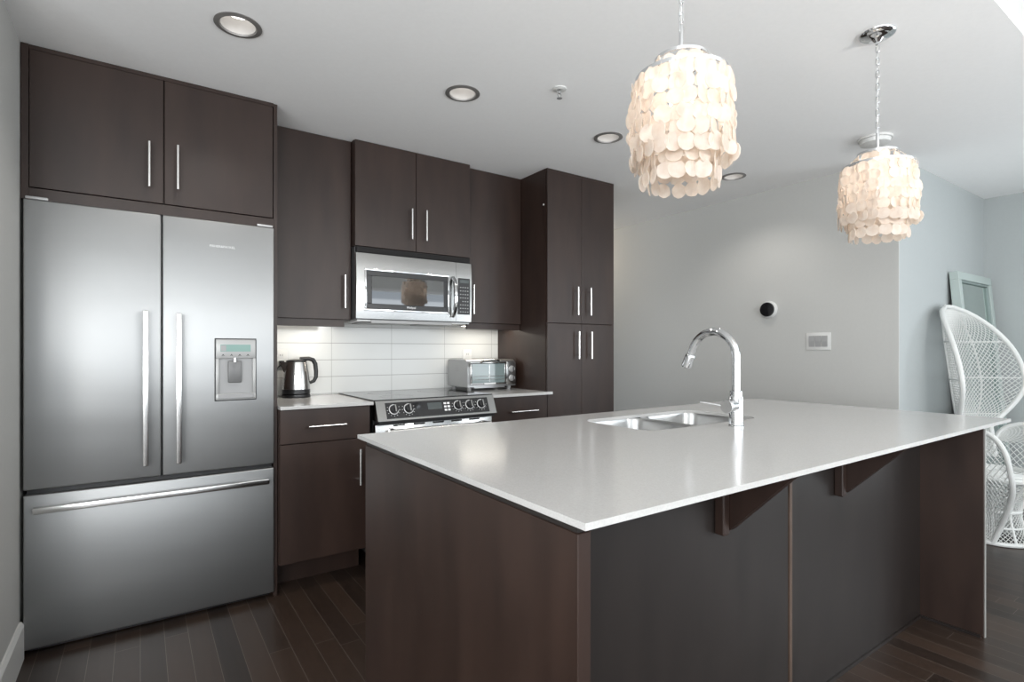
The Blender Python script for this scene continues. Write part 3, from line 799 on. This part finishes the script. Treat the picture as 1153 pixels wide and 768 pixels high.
# ================================================================ wall fittings
TH = (3.95, 2.262, 1.527)
t = thing('thermostat', 'round white thermostat with a black face on the grey wall', 'thermostat', TH)
obj('housing', lathe(bmesh.new(), [(.066, 0), (.066, -.008), (.060, -.022), (.050, -.026)], TH, 'x', 40), WPLA, t, True)
fc_ = bmesh.new(); lathe(fc_, [(.054, -.024), (.055, -.032), (.052, -.040), (.004, -.041)], TH, 'x', 40)
obj('face', fc_, GLASSB, t, True)
t = thing('light_switch', 'white triple rocker light switch plate below the thermostat', 'switch', (3.95, 1.898, 1.281))
obj('plate', B(3.943, 3.9499, 1.815, 1.982, 1.220, 1.342, bev=.003), WPLA, t, True)
for i in range(3):
    y = 1.834 + i * .044
    obj('rocker', prism(bmesh.new(), [(3.9428, y, 1.242), (3.9428, y, 1.320), (3.9405, y, 1.320), (3.9375, y, 1.283), (3.9415, y, 1.242)], (0, .040, 0)), LGREY, t)
def outlet(x, z, lb, w=.074):
    t = thing('outlet', lb, 'outlet', (x, 3.424, z), 0, 'outlets in the tile backsplash')
    obj('plate', B(x - w / 2, x + w / 2, 3.418, 3.4239, z - .058, z + .058, bev=.002), WPLA, t, True)
    for dz in (-.022, .022):
        so = obj('socket', B(x - .016, x + .016, 3.4160, 3.4179, z + dz - .016, z + dz + .016, bev=.0008), WHITE, t)
        sl = bmesh.new()
        for dx in (-.006, .006): box(sl, x + dx - .0012, x + dx + .0012, 3.4154, 3.4159, z + dz - .004, z + dz + .007)
        obj('slot', sl, BLACK, so)
    return t
outlet(0.690, 1.165, 'white power outlet in the tile beside the kettle')
outlet(1.965, 1.165, 'white power outlet in the tile behind the toaster oven')

# ================================================================ kettle and its cord
kx, ky, kz = 0.755, 3.325, 0.942
kt = thing('kettle', 'stainless steel electric kettle with black handle on the left counter', 'kettle', (kx, ky, kz))
obj('power_base', lathe(bmesh.new(), [(.078, 0), (.080, .004), (.078, .018), (.060, .020)], (kx, ky, kz), 'z', 36), BLACK, kt, True)
obj('base_collar', lathe(bmesh.new(), [(.073, .0205), (.0775, .024), (.0775, .046), (.076, .048)], (kx, ky, kz), 'z', 36), BLACK, kt, True)
ksteel = steel('kettle_steel', (0.55, 0.54, 0.53), 0.22, 0.0)
bd = obj('body', lathe(bmesh.new(), [(.0765, .0485), (.0755, .08), (.071, .13), (.0635, .18), (.058, .207), (.055, .209)], (kx, ky, kz), 'z', 40), ksteel, kt, True)
obj('lid', lathe(bmesh.new(), [(.057, .2095), (.055, .216), (.035, .222), (.004, .223)], (kx, ky, kz), 'z', 32), BLACK, kt, True)
sp = bmesh.new()
A = [Vector((kx - .052, ky - .028, kz + .206)), Vector((kx - .096, ky - .004, kz + .211)), Vector((kx - .096, ky + .004, kz + .211)), Vector((kx - .052, ky + .028, kz + .206))]
Bv = [Vector((kx - .066, ky - .012, kz + .150)), Vector((kx - .070, ky - .003, kz + .148)), Vector((kx - .070, ky + .003, kz + .148)), Vector((kx - .066, ky + .012, kz + .150))]
ring_face(sp, [[sp.verts.new(p) for p in Bv], [sp.verts.new(p) for p in A]]); bmesh.ops.recalc_face_normals(sp, faces=sp.faces)
obj('spout', sp, ksteel, kt)
hd = bmesh.new()
hpts = [(kx + .02, ky, kz + .225), (kx + .07, ky, kz + .226), (kx + .095, ky, kz + .218), (kx + .108, ky, kz + .195), (kx + .113, ky, kz + .15), (kx + .112, ky, kz + .115), (kx + .100, ky, kz + .092), (kx + .076, ky, kz + .082)]
tube(hd, hpts, [.011, .0125, .0135, .0135, .0125, .012, .011, .009], 12)
obj('handle', hd, BLACK, kt, True)
obj('water_gauge', B(kx + .069, kx + .0725, ky - .006, ky + .006, kz + .085, kz + .15, bev=.001), GREYP, bd)
cd = bmesh.new()
tube(cd, [(0.690, 3.395, 1.143), (0.684, 3.375, 1.140), (0.660, 3.36, 1.115), (0.640, 3.365, 1.07), (0.630, 3.38, 1.00), (0.632, 3.39, .955), (0.642, 3.395, .9465), (0.660, 3.402, .9465)], .0042, 8)
pc = obj('power_cord', cd, BLACK, None, True); settle(pc, (0.665, 3.38, .942)); tag(pc, 'black kettle cord plugged into the outlet on the tile', 'cord')
pl = bmesh.new(); box(pl, -.014 + .025, .014 + .025, 3.394 - 3.38, 3.4152 - 3.38, 1.130 - .942, 1.156 - .942, bev=.004)
po = obj('plug', pl, BLACK, None, True); po.parent = pc

# ================================================================ toaster oven
to = thing('toaster_oven', 'silver toaster oven with glass door and two knobs on the right counter', 'toaster oven', (1.998, 3.272, 0.942), radians(1.5))
w2, dp_, z0, z1 = .198, .135, .026, .212
sd_ = bmesh.new()
prof = [(dp_, z0), (dp_, z1 - .012), (dp_ - .012, z1), (-dp_ + .03, z1), (-dp_ + .012, z1 - .010), (-dp_ + .002, z1 - .05), (-dp_, z0)]
prism(sd_, [(-w2, y, z) for y, z in prof], (2 * w2, 0, 0))
obj('body', sd_, STOEST, to)
vs = bmesh.new()
for i in range(4): box(vs, -w2 - .001, -w2 + .001, -.02, .03, .13 + i * .012, .134 + i * .012)
obj('side_vent', vs, GREYP, to)
gd = obj('door', rimframe(-w2 + .014, .110, .040, .196, .013, -dp_ - .014, -dp_ + .002), STEEL2, to, True)
obj('glass', B(-w2 + .026, .098, -dp_ - .009, -dp_ - .004, .052, .184), TGLASS, gd)
rk = bmesh.new()
for z in (.098, .075): cyl(rk, (-w2 + .03, -dp_ - .0105, z), (.095, -dp_ - .0105, z), .0016, 6)
cyl(rk, (-.03, -dp_ - .0105, .056), (-.03, -dp_ - .0105, .18), .0016, 6)
obj('rack', rk, NICKEL, gd)
obj('badge', B(-.075, .02, -dp_ - .0155, -dp_ - .0138, .043, .053), LETTER, gd)
h = bmesh.new()
tube(h, [(-.10, -dp_ - .014, .192), (-.09, -dp_ - .036, .205), (-.03, -dp_ - .044, .208), (.03, -dp_ - .036, .205), (.04, -dp_ - .014, .192)], .008, 10)
obj('handle', h, STEEL2, gd, True)
obj('control_panel', B(.113, w2 - .002, -dp_ - .012, -dp_ + .004, .036, .198, bev=.004), STEEL2, to, True)
for z in (.145, .082):
    k = obj('knob', lathe(bmesh.new(), [(.022, 0), (.022, -.004), (.018, -.006), (.016, -.020), (.003, -.021)], (.155, -dp_ - .0125, z), 'y', 24), LGREY, to, True)
    obj('knob_grip', B(.152, .158, -dp_ - .040, -dp_ - .0335, z - .015, z + .015, bev=.001), BLACK, k)
for x in (-.165, .165):
    for y in (-.10, .10): obj('foot', lathe(bmesh.new(), [(.013, 0), (.016, .0255)], (x, y, 0), 'z', 14), GREYP, to, True)
obj('crumb_tray', B(-.15, .10, -dp_ - .008, -dp_ + .03, .018, .0255), STOEST, to)

# ================================================================ mirror leaning on the far wall
mang = math.atan2(.15, 1.76)
mi = thing('mirror', 'grey green framed mirror leaning on the pale wall behind the wicker chair', 'mirror', (5.165, 1.215, 0.004), 0, None, -mang)
MW, MH, fwid = .37, 1.785, .058
def mframe(w, y0, y1, inset):
    bm = bmesh.new()
    a, b_ = inset, inset + w
    box(bm, -MW + a, MW - a, y0, y1, a, b_, bev=.003); box(bm, -MW + a, MW - a, y0, y1, MH - b_, MH - a, bev=.003)
    box(bm, -MW + a, -MW + b_, y0, y1, b_, MH - b_, bev=.003); box(bm, MW - b_, MW - a, y0, y1, b_, MH - b_, bev=.003)
    return bm
obj('frame', mframe(fwid, -.02, .035, 0.0), MFRAME, mi)
obj('inner_molding', mframe(.016, -.012, .004, fwid), pbr('dark_grey_green', (0.22, 0.27, 0.26), 0.5), mi)
obj('glass', B(-MW + .06, MW - .06, .002, .008, .06, MH - .06), MIRR, mi)
obj('backing', B(-MW + .02, MW - .02, .0351, .039, .02, MH - .02), GREYP, mi)

# ================================================================ peacock chair
pk = thing('peacock_chair', 'white woven wicker peacock chair standing beyond the island', 'chair', (4.55, 1.09, 0), radians(-11))
def fan_pt(s, t):
    """s -1..1 across, t 0..1 up"""
    z = .50 + 1.02 * t
    hw = .185
    if t > .20: hw += (.365 - .185) * sin(min((t - .20) / .32, 1) * pi / 2) ** .95
    if t > .52: hw = .365 * math.sqrt(max(0, 1 - ((t - .52) / .48) ** 2.1))
    x = s * hw
    y = .13 + .13 * t - .20 * (x / .365) ** 2
    return Vector((x, y, z))
def lattice(fn, nu, nv, name, parent, th=.0075):
    """woven openwork: diagonal strand grid thickened with a wireframe"""
    bm = bmesh.new(); V = {}
    def vert(i, j):
        if (i, j) not in V: V[(i, j)] = bm.verts.new(fn(i / nu, j / nv))
        return V[(i, j)]
    for j in range(nv):
        for i in range(nu):
            if (i + j) % 2 == 0:
                # diamond around odd nodes
                pass
    for j in range(1, nv):
        for i in range(1, nu):
            if (i + j) % 2 == 1:
                q = [vert(i - 1, j), vert(i, j - 1), vert(i + 1, j), vert(i, j + 1)]
                try: bm.faces.new(q)
                except ValueError: pass
    bmesh.ops.remove_doubles(bm, verts=bm.verts, dist=.0015)
    bmesh.ops.dissolve_degenerate(bm, edges=bm.edges, dist=.0008)
    fs = list(bm.faces)
    bmesh.ops.wireframe(bm, faces=fs, thickness=th, offset=0, use_replace=True, use_boundary=True, use_even_offset=False)
    return obj(name, bm, WICK, parent)
lattice(lambda u, v: fan_pt(2 * u - 1, min(v, .985)), 60, 66, 'back_fan', pk, .0075)
rim = [fan_pt(-1, i / 30 * .997) for i in range(31)] + [fan_pt(1, i / 30 * .997) for i in range(30, -1, -1)]
obj('back_rim', tube(bmesh.new(), rim, .015, 10), WICK, pk, True)
rb_ = bmesh.new()
for t_ in (.28, .52, .76): tube(rb_, [fan_pt(-1 + i / 8, t_) + Vector((0, .008, 0)) for i in range(17)], .006, 6)
for s_ in (-.5, 0, .5): tube(rb_, [fan_pt(s_ * (1 if i < 6 else 1), i / 12 * .97) + Vector((0, .010, 0)) for i in range(13)], .006, 6)
obj('back_rib', rb_, WICK, pk, True)
ST = .43
def seat_r(z):
    if z > .20: return .125 + (.255 - .125) * ((z - .20) / (ST - .20)) ** 1.3
    return .125 + (.185 - .125) * ((.20 - z) / .20) ** 1.5
def base_fn(u, v):
    a = 2 * pi * u; z = .012 + (ST - .02) * v; r = seat_r(z)
    return Vector((r * cos(a), r * sin(a), z))
lattice(base_fn, 84, 36, 'base', pk, .0065)
rings = bmesh.new()
for z, r in ((.014, .014), (.105, .007), (.20, .012), (ST - .012, .016)):
    rr = seat_r(z); tube(rings, [(rr * cos(2 * pi * i / 36), rr * sin(2 * pi * i / 36), z) for i in range(37)], r, 8, False)
for i in range(9):
    a = 2 * pi * i / 9
    tube(rings, [(seat_r(z) * cos(a), seat_r(z) * sin(a), z) for z in [.02 + .39 * k / 8 for k in range(9)]], .008, 6)
obj('base_hoop', rings, WICK, pk, True)
st = bmesh.new()
lathe(st, [(.262, ST - .02), (.266, ST - .006), (.255, ST + .006), (.004, ST + .010)], (0, 0, 0), 'z', 40)
se = obj('seat', st, WICK, pk, True)
sw = bmesh.new()
for k in range(1, 8):
    rr = .032 * k; tube(sw, [(rr * cos(2 * pi * i / 28), rr * sin(2 * pi * i / 28), ST + .0095) for i in range(29)], .0045, 6, False)
obj('seat_weave', sw, WICK, se, True)
def arm_path(s):
    return [Vector((s * .20, .125, .50)), Vector((s * .26, .09, .66)), Vector((s * .295, .02, .715)), Vector((s * .315, -.07, .725)), Vector((s * .325, -.15, .69)), Vector((s * .325, -.20, .61)),
            Vector((s * .305, -.215, .50)), Vector((s * .265, -.21, .38)), Vector((s * .205, -.16, .25)), Vector((s * .165, -.11, .13)), Vector((s * .165, -.07, .02))]
def smooth_path(p, n=4):
    out = []
    for i in range(len(p) - 1):
        p0, p1, p2, p3 = p[max(i - 1, 0)], p[i], p[i + 1], p[min(i + 2, len(p) - 1)]
        for k in range(n):
            t = k / n
            out.append(.5 * ((2 * p1) + (p2 - p0) * t + (2 * p0 - 5 * p1 + 4 * p2 - p3) * t * t + (3 * p1 - p0 - 3 * p2 + p3) * t ** 3))
    return out + [p[-1]]
for s in (-1, 1):
    path = smooth_path(arm_path(s))
    ar = obj('arm', tube(bmesh.new(), path, .0145, 10), WICK, pk, True)
    n = len(path)
    def arm_fn(u, v, s=s, path=path, n=n):
        k = v * (n - 1); i = min(int(k), n - 2); q = path[i].lerp(path[i + 1], k - i)
        z = q.z
        if z > ST: b0 = Vector((s * (.235 + .02 * (z - ST)), .11, max(ST, min(z, .60))))
        else:
            r = seat_r(max(z, .02)); b0 = Vector((s * r * .98, r * .2, max(z, .02)))
        return q.lerp(b0, u)
    lattice(arm_fn, 20, 56, 'arm_weave', ar, .0065)
